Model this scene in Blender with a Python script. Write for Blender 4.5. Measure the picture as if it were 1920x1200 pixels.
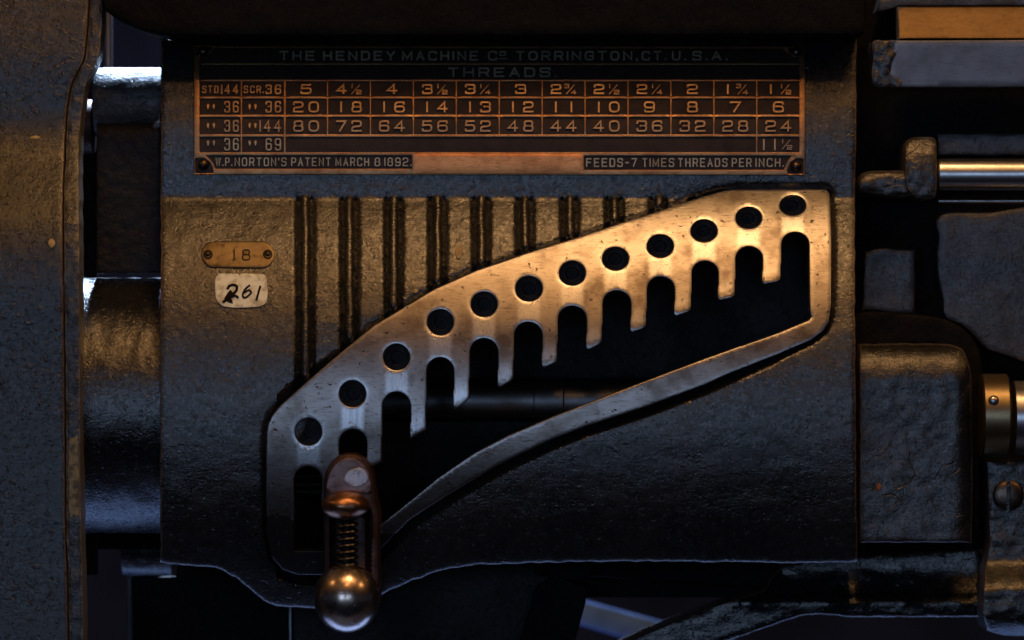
import bpy, bmesh, math, random
import numpy as np
from mathutils import Vector, noise, geometry
random.seed(5)
scn = bpy.context.scene
for o in list(bpy.data.objects): bpy.data.objects.remove(o)
R = math.radians
S = 0.01          # one model unit (0.25 mm on the real machine) in Blender units
D = 9000.0        # camera distance in model units
scn.unit_settings.scale_length = 0.025

# ------------------------------------------------------------------ camera
cd = bpy.data.cameras.new("camera"); cam = bpy.data.objects.new("camera", cd)
scn.collection.objects.link(cam); scn.camera = cam
cam.location = (0, -D*S, 0); cam.rotation_euler = (R(90), 0, 0)
cd.sensor_width = 36; cd.lens = 36*D/1920.0
cd.clip_start = 1; cd.clip_end = 1000
cd.dof.use_dof = True; cd.dof.focus_distance = (D+60)*S; cd.dof.aperture_fstop = 0.19

# ------------------------------------------------------------------ world, exposure
w = bpy.data.worlds.new("World"); scn.world = w; w.use_nodes = True
bg = w.node_tree.nodes['Background']
_t = w.node_tree; _tc = _t.nodes.new('ShaderNodeTexCoord'); _sx = _t.nodes.new('ShaderNodeSeparateXYZ'); _cr = _t.nodes.new('ShaderNodeValToRGB')
_mr = _t.nodes.new('ShaderNodeMapRange'); _mr.inputs[1].default_value = -1
_t.links.new(_tc.outputs['Generated'], _sx.inputs[0]); _t.links.new(_sx.outputs[2], _mr.inputs[0]); _t.links.new(_mr.outputs[0], _cr.inputs[0]); _t.links.new(_cr.outputs[0], bg.inputs[0])
_e = _cr.color_ramp.elements; _e[0].position = 0.0; _e[0].color = (0.004, 0.006, 0.012, 1); _e[1].position = 1.0; _e[1].color = (0.05, 0.03, 0.02, 1)
for _p, _c in ((0.40, (0.006, 0.009, 0.018, 1)), (0.50, (0.05, 0.07, 0.12, 1)), (0.66, (0.015, 0.015, 0.02, 1)), (0.80, (0.30, 0.165, 0.07, 1)), (0.92, (0.30, 0.165, 0.07, 1))):
    _q = _e.new(_p); _q.color = _c
bg.inputs[1].default_value = 0.30
scn.view_settings.view_transform = 'Standard'; scn.view_settings.look = 'None'
scn.view_settings.exposure = 0; scn.view_settings.gamma = 1
scn.view_settings.use_curve_mapping = False

# ------------------------------------------------------------------ lamps
def lamp(name, loc, target, size, energy, color, spread=180):
    l = bpy.data.lights.new(name, 'AREA'); l.shape = 'RECTANGLE'
    l.size, l.size_y = size; l.energy = energy; l.color = color; l.spread = R(spread)
    o = bpy.data.objects.new(name, l); scn.collection.objects.link(o)
    o.location = loc
    o.rotation_euler = (Vector(target)-Vector(loc)).to_track_quat('-Z', 'Y').to_euler()
    return o
WARM = (1.0, 0.48, 0.16); BLUE = (0.46, 0.65, 1.0); SKYW = (0.50, 0.68, 1.0)
# three workshop lamps overhead and the warm glow of the ceiling above them
lamp('ceiling_lamp', (2, -38, 36), (2, 0, 0), (5, 3), 1500, WARM)
lamp('ceiling_lamp', (-32, -12, 24), (-2, 0, 0), (5, 3.5), 450, WARM)
lamp('ceiling_lamp', (34, -16, 26), (2, 0, 0), (5, 3.5), 1300, WARM)
lamp('ceiling_lamp', (4.5, -19, 41), (3, 0, 1), (6, 3.5), 5000, (1.0, 0.56, 0.23))
lamp('ceiling_glow', (5, -21, 36), (4, 0, 1), (34, 12), 3800, WARM)
# the cool windows of the room, behind the photographer
lamp('window_light', (-30, -104, 5), (0, 0, 0), (26, 19), 7000, BLUE)
lamp('window_light', (10, -108, 5), (0, 0, 0), (26, 19), 6400, BLUE)
# daylight from behind, above the left gap and below the machine
lamp('rear_window_light', (-6.6, 20, 27), (-6.85, 2.6, 3), (1.4, 16), 9000, SKYW, 60)
lamp('rear_floor_light', (-2, 15, -30), (0, 2, -6), (50, 14), 3800, (0.28, 0.45, 1.0))
lamp('back_wall_fill', (0, 30, 25), (0, 60, -5), (30, 10), 1500, (0.4, 0.5, 1.0))  # added cool fill for the back wall, no real source there

# ------------------------------------------------------------------ mapping and helpers
def W(px, py, d):
    k = (1 - d/D)*S
    return ((px-960)*k, -d*S, (600-py)*k)
def link(o): scn.collection.objects.link(o); return o
def thing(name, label, cat, px, py, d, group=None):
    o = bpy.data.objects.new(name, None); o.empty_display_size = 0.3; link(o)
    o.location = W(px, py, d); o['label'] = label; o['category'] = cat
    if group: o['group'] = group
    return o
def tag(o, label=None, cat=None, group=None, kind=None):
    if label: o['label'] = label
    if cat: o['category'] = cat
    if group: o['group'] = group
    if kind: o['kind'] = kind
    return o
def wloc(o):
    v = Vector(o.location)
    p = o.parent
    while p: v += Vector(p.location); p = p.parent
    return v
def mk(name, verts, faces, mat, parent=None, smooth=True, angle=38, origin=None):
    """verts in world coordinates; the object's own origin goes to `origin` or the world origin"""
    me = bpy.data.meshes.new(name)
    off = Vector(origin) if origin is not None else Vector((0, 0, 0))
    me.from_pydata([tuple(Vector(v)-off) for v in verts] if origin is not None else [tuple(v) for v in verts], [], faces)
    me.validate(); me.update()
    if smooth:
        me.polygons.foreach_set('use_smooth', [True]*len(me.polygons))
        me.set_sharp_from_angle(angle=R(angle))
    me.materials.append(mat)
    o = bpy.data.objects.new(name, me); link(o)
    if parent:
        o.parent = parent; o.location = off - wloc(parent)
    else: o.location = off
    return o

def resample(poly, step, closed=True):
    out = []; n = len(poly); m = n if closed else n-1
    for i in range(m):
        a = np.array(poly[i], float); b = np.array(poly[(i+1) % n], float)
        k = max(1, int(round(np.linalg.norm(b-a)/step)))
        for j in range(k): out.append(tuple(a+(b-a)*j/k))
    if not closed: out.append(tuple(poly[-1]))
    return out
def spline(pts, step=6, closed=False):
    P = [np.array(p, float) for p in pts]; n = len(P); out = []
    for i in range(n if closed else n-1):
        p1 = P[i]; p2 = P[(i+1) % n]
        p0 = P[i-1] if (closed or i > 0) else p1
        p3 = P[(i+2) % n] if (closed or i+2 < n) else p2
        k = max(1, int(np.linalg.norm(p2-p1)/step))
        for j in range(k):
            t = j/k
            out.append(tuple(0.5*((2*p1)+(-p0+p2)*t+(2*p0-5*p1+4*p2-p3)*t*t+(-p0+3*p1-3*p2+p3)*t**3)))
    if not closed: out.append(tuple(P[-1]))
    return out
def fillet(pts, closed, rs, seg=5):
    out = []; n = len(pts)
    for i in range(n):
        r = rs[i]
        if (not closed and i in (0, n-1)) or r <= 0: out.append(tuple(pts[i])); continue
        p = np.array(pts[i], float); a = np.array(pts[i-1], float)-p; b = np.array(pts[(i+1) % n], float)-p
        la, lb = np.linalg.norm(a), np.linalg.norm(b)
        ua, ub = a/la, b/lb
        t = min(r, la*0.499, lb*0.499)
        p0 = p+ua*t; p2 = p+ub*t
        for j in range(seg+1):
            s = j/seg
            out.append(tuple((1-s)**2*p0+2*s*(1-s)*p+s*s*p2))
    return out
def inpoly(X, Y, poly):
    P = np.array(poly); x1, y1 = P[:, 0], P[:, 1]; x2, y2 = np.roll(x1, -1), np.roll(y1, -1)
    r = np.zeros(X.shape, bool)
    for a, b, c, e in zip(x1, y1, x2, y2):
        if b == e: continue
        m = (b > Y) != (e > Y)
        r ^= m & (X < (c-a)*(Y-b)/(e-b)+a)
    return r
def pdist(X, Y, loops, closed=True):
    best = np.full(X.shape, 1e9)
    for poly in loops:
        P = np.array(poly); n = len(P)
        for i in range(n if closed else n-1):
            a = P[i]; b = P[(i+1) % n]; dx, dy = b-a; L = dx*dx+dy*dy
            if L == 0: continue
            t = np.clip(((X-a[0])*dx+(Y-a[1])*dy)/L, 0, 1)
            q = (X-a[0]-t*dx)**2+(Y-a[1]-t*dy)**2
            np.minimum(best, q, out=best)
    return np.sqrt(best)
def sstep(a, b, x):
    t = np.clip((x-a)/(b-a), 0, 1); return t*t*(3-2*t)
def fnoise(X, Y, sx, sy, seed=0.0, octs=2):
    out = np.empty(len(X))
    for i in range(len(X)):
        out[i] = noise.fractal(Vector((X[i]/sx, Y[i]/sy, seed)), 1.0, 2.0, octs)
    return out
def sheet(name, outer, holes, dfun, mat, parent=None, step=8, bstep=6, rnd=4, back=None, thick=40,
          extra=None, attrs=None, rough=0, rough_s=(30, 30), wob=0.0, angle=38, origin=None):
    """a solid face cut to `outer` minus `holes`, laid on the depth function, edges rounded and carried back as walls"""
    loops = [resample(l, bstep) for l in [outer]+list(holes)]
    if wob:
        loops = [[(x+wob*noise.noise(Vector((x/23, y/23, 3.3))), y+wob*noise.noise(Vector((x/19, y/19, 9.1)))) for x, y in l] for l in loops]
    A = np.array(loops[0]); x0, y0 = A.min(0); x1, y1 = A.max(0)
    gx, gy = np.meshgrid(np.arange(x0+step/2, x1, step), np.arange(y0+step/2, y1, step*0.87))
    gx = gx + (np.arange(gx.shape[0]) % 2)[:, None]*step/2
    gx = gx.ravel(); gy = gy.ravel(); need = [np.full(gx.shape, rnd+step*0.4)]
    px = [gx]; py = [gy]
    if extra is not None:
        px.append(extra[0]); py.append(extra[1]); need.append(np.full(len(extra[0]), rnd+1.0))
    if rnd:
        for l in loops:
            L = np.array(l); t = np.roll(L, -1, 0)-np.roll(L, 1, 0); t /= np.linalg.norm(t, axis=1)[:, None]+1e-9
            nn = np.stack([-t[:, 1], t[:, 0]], 1)
            for q in (0.3, 1.0):
                for s in (1, -1):
                    M = L+nn*rnd*q*s
                    px.append(M[:, 0]); py.append(M[:, 1]); need.append(np.full(len(M), rnd*q*0.93))
    X = np.concatenate(px); Y = np.concatenate(py); N = np.concatenate(need)
    ok = inpoly(X, Y, loops[0])
    for h in loops[1:]: ok &= ~inpoly(X, Y, h)
    X, Y, N = X[ok], Y[ok], N[ok]
    ok = pdist(X, Y, loops) >= N
    X, Y = X[ok], Y[ok]
    V = []; E = []
    for l in loops:
        b = len(V); V += [Vector((p[0], -p[1])) for p in l]; n = len(l)
        E += [(b+i, b+(i+1) % n) for i in range(n)]
    V += [Vector((a, -b)) for a, b in zip(X, Y)]
    vo, eo, fo = geometry.delaunay_2d_cdt(V, E, [], 0, 1e-5)[:3]
    vo = np.array([(v[0], -v[1]) for v in vo]); F = np.array([f for f in fo if len(f) == 3])
    c = vo[F].mean(1)
    ok = inpoly(c[:, 0], c[:, 1], loops[0])
    for h in loops[1:]: ok &= ~inpoly(c[:, 0], c[:, 1], h)
    F = F[ok]
    X, Y = vo[:, 0], vo[:, 1]
    dist = pdist(X, Y, loops)
    d = dfun(X, Y)
    if rough: d = d + rough*fnoise(X, Y, rough_s[0], rough_s[1], 1.7+len(name))
    df = d.copy()
    if rnd:
        t = np.clip(1-dist/rnd, 0, 1); df = d-rnd*(1-np.sqrt(np.maximum(0, 1-t*t)))
    k = (1-df/D)*S
    V3 = np.stack([(X-960)*k, -df*S, (600-Y)*k], 1)
    cnt = {}
    for f in F:
        for a, b in ((f[0], f[1]), (f[1], f[2]), (f[2], f[0])): cnt[(int(a), int(b))] = 1
    bd = [e for e in cnt if (e[1], e[0]) not in cnt]
    verts = [tuple(v) for v in V3]; faces = [tuple(int(i) for i in f) for f in F]; idx = {}
    for a, b in bd:
        for q in (a, b):
            if q not in idx:
                idx[q] = len(verts)
                db = back if back is not None else d[q]-thick
                verts.append((V3[q][0], -db*S, V3[q][2]))
        faces.append((b, a, idx[a], idx[b]))
    o = mk(name, verts, faces, mat, parent, True, angle, origin)
    me = o.data
    at = {'edge': np.exp(-dist/5.0)}
    if attrs: at.update(attrs(X, Y, dist))
    nv = len(me.vertices)
    for key, val in at.items():
        a = me.attributes.new(key, 'FLOAT', 'POINT')
        full = np.zeros(nv); full[:len(val)] = val
        for q, j in idx.items(): full[j] = val[q]
        a.data.foreach_set('value', full)
    return o
def lathe(name, prof, py, d, mat, parent=None, seg=72, rough=0.0, cap=True, origin=None, wid=(14, 14), fine=6):
    """round bar on a horizontal axis; prof = [(px, radius)...]"""
    k = (1-d/D); pr = []
    for i in range(len(prof)-1):
        (a, ra), (b, rb) = prof[i], prof[i+1]
        n = max(1, int(abs(b-a)/fine)) if rough else 1
        for j in range(n): pr.append((a+(b-a)*j/n, ra+(rb-ra)*j/n))
    pr.append(prof[-1])
    verts = []; faces = []
    for (x, r) in pr:
        for s in range(seg):
            a = 2*math.pi*s/seg; rr = r
            if rough: rr += rough*noise.fractal(Vector((x/wid[0], math.cos(a)*r/wid[1], math.sin(a)*r/wid[1])), 1.0, 2.0, 2)
            verts.append(((x-960)*k*S, -d*S-math.cos(a)*rr*S*k, (600-py)*k*S+math.sin(a)*rr*S*k))
    for i in range(len(pr)-1):
        for s in range(seg):
            t = (s+1) % seg
            faces.append((i*seg+s, (i+1)*seg+s, (i+1)*seg+t, i*seg+t))
    if cap:
        faces.append(tuple(reversed(range(seg)))); b = (len(pr)-1)*seg
        faces.append(tuple(range(b, b+seg)))
    return mk(name, verts, faces, mat, parent, origin=origin)
def dome(name, px, py, d, r, h, mat, parent, sx=1.0, sz=1.0, rings=7, seg=24, lip=0):
    """rivet or button head facing the viewer"""
    c = W(px, py, d); verts = []; faces = []
    for i in range(rings+1):
        a = (math.pi/2)*i/rings
        for s in range(seg):
            b = 2*math.pi*s/seg
            verts.append((c[0]+math.cos(a)*math.cos(b)*r*S*sx, c[1]-math.sin(a)*h*S, c[2]+math.cos(a)*math.sin(b)*r*S*sz))
    for s in range(seg):
        b = 2*math.pi*s/seg; verts.append((c[0]+math.cos(b)*r*S*sx, c[1]+6*S, c[2]+math.sin(b)*r*S*sz))
    for i in range(rings):
        for s in range(seg):
            t = (s+1) % seg; faces.append((i*seg+s, i*seg+t, (i+1)*seg+t, (i+1)*seg+s))
    b0 = (rings+1)*seg
    for s in range(seg):
        t = (s+1) % seg; faces.append((b0+s, b0+t, t, s))
    return mk(name, verts, faces, mat, parent, origin=c)

# ------------------------------------------------------------------ materials
def nt(name):
    m = bpy.data.materials.new(name); m.use_nodes = True; t = m.node_tree
    return m, t, t.nodes['Principled BSDF']
def N(t, typ, **kw):
    n = t.nodes.new(typ)
    for k, v in kw.items():
        if k.startswith('_'): setattr(n, k[1:], v)
    return n
def noise_n(t, scale, vec, detail=3, rough=0.55, dist=0.0):
    n = t.nodes.new('ShaderNodeTexNoise'); n.inputs['Scale'].default_value = scale
    n.inputs['Detail'].default_value = detail; n.inputs['Roughness'].default_value = rough
    n.inputs['Distortion'].default_value = dist
    t.links.new(vec, n.inputs['Vector']); return n.outputs['Fac']
def coords(t, scale=(1, 1, 1), rot=(0, 0, 0), loc=(0, 0, 0)):
    c = t.nodes.new('ShaderNodeTexCoord'); m = t.nodes.new('ShaderNodeMapping')
    m.inputs['Scale'].default_value = scale; m.inputs['Rotation'].default_value = rot; m.inputs['Location'].default_value = loc
    t.links.new(c.outputs['Object'], m.inputs['Vector']); return m.outputs['Vector']
def math_n(t, op, a, b=None, clamp=False):
    n = t.nodes.new('ShaderNodeMath'); n.operation = op; n.use_clamp = clamp
    for i, v in enumerate((a, b)):
        if v is None: continue
        if isinstance(v, (int, float)): n.inputs[i].default_value = v
        else: t.links.new(v, n.inputs[i])
    return n.outputs[0]
def ramp(t, fac, lo, hi, a=0.0, b=1.0):
    n = t.nodes.new('ShaderNodeMapRange'); n.interpolation_type = 'SMOOTHSTEP'
    t.links.new(fac, n.inputs[0])
    for i, v in zip((1, 2, 3, 4), (lo, hi, a, b)): n.inputs[i].default_value = v
    return n.outputs[0]
def mix(t, fac, a, b):
    n = t.nodes.new('ShaderNodeMix'); n.data_type = 'RGBA'
    if isinstance(fac, (int, float)): n.inputs[0].default_value = fac
    else: t.links.new(fac, n.inputs[0])
    for i, v in ((6, a), (7, b)):
        if isinstance(v, tuple): n.inputs[i].default_value = (*v, 1)
        else: t.links.new(v, n.inputs[i])
    return n.outputs[2]
def attr(t, name):
    n = t.nodes.new('ShaderNodeAttribute'); n.attribute_name = name; return n.outputs['Fac']
def bump(t, p, height, dist, strength=1.0):
    b = t.nodes.new('ShaderNodeBump'); b.inputs['Distance'].default_value = dist; b.inputs['Strength'].default_value = strength
    t.links.new(height, b.inputs['Height']); t.links.new(b.outputs[0], p.inputs['Normal'])
def paint(name, col=(0.0045, 0.005, 0.006), rough=0.33, fine=16, amp=0.010, stretch=(1, 1, 1), chip=(0.10, 0.065, 0.04), chip_amt=0.5,
          crack=0.0, med=0.02, spec=1.0, dirt=(0.009, 0.0075, 0.006)):
    """thick machine enamel over cast iron: pebbled, lumpy, chipped to brown along worn edges"""
    m, t, p = nt(name); L = t.links
    v = coords(t, stretch); v1 = coords(t)
    f = noise_n(t, fine*1.7, v, 4, 0.6); g = noise_n(t, fine*0.3, v, 4, 0.6, 0.6); big = noise_n(t, 0.55, v1, 4, 0.6)
    sp = noise_n(t, 7.5, v1, 2, 0.5)
    pit = ramp(t, sp, 0.28, 0.36, -1.0, 0.0); bumpy = ramp(t, sp, 0.62, 0.72, 0.0, 1.0)
    h = math_n(t, 'MULTIPLY', f, amp*0.95)
    h = math_n(t, 'ADD', h, math_n(t, 'MULTIPLY', g, med*1.2))
    sc = noise_n(t, fine*0.8, coords(t, (0.35, 1, 1.6), (0, R(12), 0)), 3, 0.6, 1.2); h = math_n(t, 'ADD', h, math_n(t, 'MULTIPLY', ramp(t, sc, 0.35, 0.65), amp*0.14))
    h = math_n(t, 'ADD', h, math_n(t, 'MULTIPLY', pit, amp*0.5)); h = math_n(t, 'ADD', h, math_n(t, 'MULTIPLY', bumpy, amp*0.5))
    if crack:
        vo = t.nodes.new('ShaderNodeTexVoronoi'); vo.feature = 'DISTANCE_TO_EDGE'; vo.inputs['Scale'].default_value = 1.5
        wv = t.nodes.new('ShaderNodeMixRGB'); wv.blend_type = 'ADD'; wv.inputs[0].default_value = 0.5
        nn = t.nodes.new('ShaderNodeTexNoise'); nn.inputs['Scale'].default_value = 1.6; L.new(v1, nn.inputs['Vector'])
        L.new(v1, wv.inputs[1]); L.new(nn.outputs['Color'], wv.inputs[2]); L.new(wv.outputs[0], vo.inputs['Vector'])
        cr = ramp(t, vo.outputs['Distance'], 0.0, 0.022, -1.0, 0.0)
        cr = math_n(t, 'MULTIPLY', cr, ramp(t, noise_n(t, 0.9, v1, 1), 0.52, 0.62))
        h = math_n(t, 'ADD', h, math_n(t, 'MULTIPLY', cr, crack))
    bump(t, p, h, 1.0)
    e = attr(t, 'edge'); ch = noise_n(t, 9, v1, 3, 0.65)
    wear = ramp(t, math_n(t, 'ADD', math_n(t, 'MULTIPLY', e, chip_amt), math_n(t, 'MULTIPLY', ch, 0.5)), 0.50, 0.60)
    c = mix(t, ramp(t, big, 0.42, 0.62), col, dirt)
    c = mix(t, wear, c, chip); L.new(c, p.inputs['Base Color'])
    rr = math_n(t, 'ADD', math_n(t, 'MULTIPLY', big, 0.16), rough-0.15)
    rr = math_n(t, 'ADD', rr, math_n(t, 'MULTIPLY', ramp(t, sp, 0.4, 0.6), 0.06))
    md = noise_n(t, 13, v1, 4, 0.7, 0.8)
    rr = math_n(t, 'ADD', rr, ramp(t, md, 0.45, 0.75, -0.02, 0.10)); L.new(rr, p.inputs['Roughness'])
    L.new(ramp(t, md, 0.42, 0.68, spec, spec*0.6), p.inputs['Specular IOR Level'])
    return m
def metal(name, col, rough=0.3, brush=(1, 1, 1), bscale=20, amp=0.002, dark=None, stain=0.5, rot=(0, 0, 0), rv=0.15, metallic=1.0, wear=None, pits=0.0):
    m, t, p = nt(name); L = t.links
    p.inputs['Metallic'].default_value = metallic
    v = coords(t, brush, rot); v1 = coords(t)
    f = noise_n(t, bscale, v, 5, 0.65); big = noise_n(t, 1.3, v1, 4, 0.65); md = noise_n(t, 6, v, 4, 0.7)
    dark = dark or tuple(c*0.45 for c in col)
    c = mix(t, ramp(t, big, 0.42, 0.72, 0.0, stain), col, dark)
    c = mix(t, ramp(t, md, 0.50, 0.72, 0.0, stain), c, dark)
    h = math_n(t, 'MULTIPLY', f, amp)
    if pits:
        pn = noise_n(t, 11, v1, 2, 0.5); ph = ramp(t, pn, 0.27, 0.33, 1.0, 0.0)
        c = mix(t, ph, c, tuple(q*0.15 for q in col)); h = math_n(t, 'SUBTRACT', h, math_n(t, 'MULTIPLY', ph, pits))
    rr = math_n(t, 'ADD', math_n(t, 'MULTIPLY', f, rv), rough-rv/2)
    rr = math_n(t, 'ADD', rr, math_n(t, 'MULTIPLY', big, rv*0.6))
    if wear:
        wa = attr(t, 'wear'); vs = coords(t, (30, 30, 2.0)); st = noise_n(t, 1.4, vs, 3, 0.6)
        wm = math_n(t, 'MULTIPLY', wa, ramp(t, st, 0.25, 0.6, 0.45, 1.0), True)
        c = mix(t, wm, c, wear); rr = math_n(t, 'SUBTRACT', rr, math_n(t, 'MULTIPLY', wm, 0.02))
    if wear:
        pm = ramp(t, math_n(t, 'ADD', attr(t, 'painted'), math_n(t, 'MULTIPLY', md, 0.6)), 0.78, 0.84)
        c = mix(t, pm, c, (0.010, 0.010, 0.011)); L.new(math_n(t, 'SUBTRACT', 1.0, pm), p.inputs['Metallic'])
    bump(t, p, h, 1.0)
    L.new(c, p.inputs['Base Color']); L.new(rr, p.inputs['Roughness'])
    return m
M = {}
M['case'] = paint('black_enamel', fine=15, amp=0.0088, med=0.007, stretch=(0.9, 1, 1.1))
M['cover'] = paint('pebbled_enamel', fine=14, amp=0.014, med=0.003, rough=0.26, spec=0.85, col=(0.0035, 0.004, 0.005), dirt=(0.006, 0.005, 0.0045))
M['lip'] = paint('chipped_enamel', fine=16, amp=0.012, chip=(0.10, 0.09, 0.065), chip_amt=0.5, rough=0.4)
M['drum'] = paint('drum_enamel', fine=14, amp=0.009, med=0.010, rough=0.29)
M['crack'] = paint('cracked_enamel', col=(0.003, 0.0035, 0.0045), fine=14, amp=0.010, med=0.005, crack=0.006, stretch=(1.3, 1, 0.7), rough=0.38, chip=(0.06, 0.05, 0.045))
M['sleeve'] = paint('grey_sleeve_enamel', col=(0.09, 0.09, 0.105), rough=0.5, fine=8, amp=0.02, med=0.02, chip_amt=0, dirt=(0.02, 0.02, 0.022), spec=0.7)
M['deep'] = paint('dark_matt_iron', col=(0.010, 0.010, 0.012), rough=0.6, amp=0.01, chip_amt=0.0, dirt=(0.012, 0.010, 0.009), spec=0.25)  # even dark tone with low sheen
M['mottle'] = paint('mottled_iron', col=(0.034, 0.037, 0.044), rough=0.42, amp=0.009, med=0.008, chip_amt=0.2, chip=(0.02, 0.02, 0.02), dirt=(0.012, 0.012, 0.015), spec=0.9)
M['black'] = paint('near_black_matt', col=(0.004, 0.004, 0.005), rough=0.75, amp=0.006, chip_amt=0.0, dirt=(0.004, 0.003, 0.003), spec=0.12)  # even near-black tone with little sheen, for the darkest parts
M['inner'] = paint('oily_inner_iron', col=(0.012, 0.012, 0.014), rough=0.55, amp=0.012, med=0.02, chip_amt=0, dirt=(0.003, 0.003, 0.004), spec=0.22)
M['gate'] = metal('worn_steel_gate', (0.27, 0.245, 0.225), 0.28, brush=(1, 1, 5), rot=(0, R(20), 0), bscale=11, amp=0.0032, dark=(0.10, 0.078, 0.062), stain=0.9, wear=(0.60, 0.61, 0.63), pits=0.005)
M['steel'] = metal('turned_steel', (0.50, 0.50, 0.50), 0.26, brush=(9, 1, 1), bscale=6, amp=0.002, stain=0.35)
M['dullsteel'] = metal('oily_dull_steel', (0.16, 0.17, 0.18), 0.42, brush=(9, 1, 1), bscale=6, amp=0.003, stain=0.5)
M['bar'] = metal('ground_steel', (0.20, 0.21, 0.23), 0.42, brush=(1, 1, 8), bscale=9, amp=0.003, stain=0.5)
M['brassbar'] = metal('brown_brass', (0.16, 0.105, 0.055), 0.5, brush=(1, 1, 3), bscale=9, amp=0.004, stain=0.45)
M['bronze'] = metal('bronze', (0.56, 0.37, 0.20), 0.36, brush=(1, 1, 2), bscale=14, amp=0.003, stain=0.5, dark=(0.32, 0.14, 0.05))
M['frame'] = metal('copper_bronze', (0.46, 0.255, 0.12), 0.38, brush=(1, 1, 4), bscale=12, amp=0.004, stain=0.75, dark=(0.22, 0.09, 0.04))
M['title_metal'] = metal('grey_title_metal', (0.30, 0.26, 0.16), 0.55, bscale=14, amp=0.003, stain=0.8, dark=(0.12, 0.11, 0.09), metallic=0.15)  # greyer, less metallic tone for the title and heading letters
M['strip'] = metal('bright_copper', (0.85, 0.36, 0.13), 0.40, brush=(1, 1, 5), bscale=10, amp=0.005, stain=0.6, dark=(0.34, 0.12, 0.04))
M['platebg'] = metal('patinated_ground', (0.034, 0.022, 0.017), 0.48, bscale=16, amp=0.006, stain=0.7, dark=(0.012, 0.010, 0.010), metallic=0.6)
M['brass'] = metal('tag_brass', (0.16, 0.12, 0.07), 0.42, bscale=12, amp=0.003, stain=0.8, dark=(0.05, 0.035, 0.02))
M['rivet'] = metal('dark_rivet', (0.13, 0.10, 0.08), 0.30, bscale=14, amp=0.004, stain=0.6)
M['copper'] = metal('rubbed_copper', (0.40, 0.21, 0.12), 0.32, bscale=8, amp=0.002, stain=0.6, dark=(0.12, 0.045, 0.025), rv=0.12)
M['ball'] = metal('worn_ball', (0.68, 0.55, 0.46), 0.22, bscale=7, amp=0.0015, stain=0.6, dark=(0.16, 0.10, 0.07), rv=0.12, pits=0.002)
M['lever'] = metal('red_brown_iron', (0.06, 0.034, 0.028), 0.40, bscale=9, amp=0.005, stain=0.7, dark=(0.03, 0.016, 0.014), metallic=0.7)
M['spring'] = metal('spring_wire', (0.09, 0.085, 0.08), 0.28, bscale=12, amp=0.001, stain=0.4)
M['patch'] = metal('grey_worn_patch', (0.20, 0.14, 0.13), 0.42, bscale=9, amp=0.008, stain=0.9, dark=(0.08, 0.045, 0.04))
def plain(name, col, rough=0.6, sp=0.3, metallic=0.0, bscale=None, amp=0.003, col2=None):
    m, t, p = nt(name); p.inputs['Roughness'].default_value = rough; p.inputs['Metallic'].default_value = metallic
    p.inputs['Specular IOR Level'].default_value = sp; v = coords(t); n = noise_n(t, bscale or 5, v, 5, 0.6)
    c = mix(t, ramp(t, n, 0.4, 0.65), col, col2 or tuple(q*0.6 for q in col)); t.links.new(c, p.inputs['Base Color'])
    bump(t, p, math_n(t, 'MULTIPLY', n, amp), 1.0)
    return m
M['paper'] = plain('soiled_paper', (0.88, 0.92, 0.76), 0.7, 0.2, bscale=7, amp=0.012, col2=(0.55, 0.52, 0.36))
M['filler'] = plain('yellow_filler', (0.20, 0.19, 0.12), 0.6, 0.3, bscale=6, amp=0.02, col2=(0.06, 0.06, 0.05))
M['bare'] = metal('bare_silver', (0.50, 0.48, 0.50), 0.45, bscale=12, amp=0.010, stain=0.9, dark=(0.12, 0.09, 0.09))
M['ink'] = plain('brown_ink', (0.014, 0.008, 0.006), 0.7, 0.1)
M['chip'] = plain('cream_spot', (0.45, 0.34, 0.15), 0.6, 0.2, bscale=9, amp=0.01)
M['rust'] = plain('rust_spot', (0.30, 0.10, 0.04), 0.7, 0.2, bscale=12)
M['wall'] = plain('far_wall', (0.025, 0.035, 0.065), 0.9, 0.1, bscale=0.2)
M['floor'] = plain('far_floor', (0.16, 0.17, 0.20), 0.8, 0.1, bscale=0.2)
M['pale'] = plain('floor_glare_blue', (0.16, 0.34, 0.85), 0.7, 0.2, bscale=0.6)  # brightness of the floor glare put into a blue base colour
M['stamp'] = plain('stamped_dark', (0.02, 0.012, 0.006), 0.6, 0.2)

# ------------------------------------------------------------------ depth profiles
def barrel(Y, R0=620.0, c=780.0):
    return np.sqrt(np.maximum(R0*R0-(Y-c)**2, 1))-R0
PAN = -153.0
def panel(Y, R0=395.0, c=300.0):
    t = np.clip(c-Y, 0, R0-1); return PAN-(R0-np.sqrt(R0*R0-t*t))
RIBX = [572, 655, 738, 820, 902, 984, 1068, 1152, 1235, 1308]

# gate plate outlines (front face)
gate_up = [(500, 1000), (499, 930), (499, 860), (500, 812), (503, 795), (510, 780), (524, 762), (545, 743), (575, 716), (610, 686), (655, 648), (700, 611),
           (751, 580), (814, 542), (850, 526), (895, 506), (940, 491), (985, 475), (1030, 461), (1090, 443), (1160, 419), (1219, 401), (1298, 375), (1343, 361), (1372, 352)]
gate_outer = gate_up + [(1385, 347), (1420, 345), (1545, 344), (1549, 352), (1556, 363), (1559, 447), (1558, 573), (1554, 603), (1543, 621), (1520, 638), (1457, 665), (1368, 700),
              (1320, 722), (1210, 763), (1100, 799), (1033, 825), (973, 853), (933, 873), (887, 900), (833, 932), (767, 975), (713, 1030), (680, 1064), (640, 1078), (560, 1078), (530, 1068), (510, 1045)]
slots = [(551, 604, 874), (636, 688, 805), (717, 770, 735), (800, 851, 670), (881, 934, 634), (964, 1017, 603), (1046, 1100, 573), (1130, 1183, 544),
         (1213, 1265, 518), (1297, 1347, 489), (1379, 1430, 462), (1465, 1517, 435)]
teeth = [(950, 934), (882, 866), (823, 806), (767, 751), (726, 713), (689, 679), (655, 644), (622, 614), (591, 583), (562, 556), (532, 526)]
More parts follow.
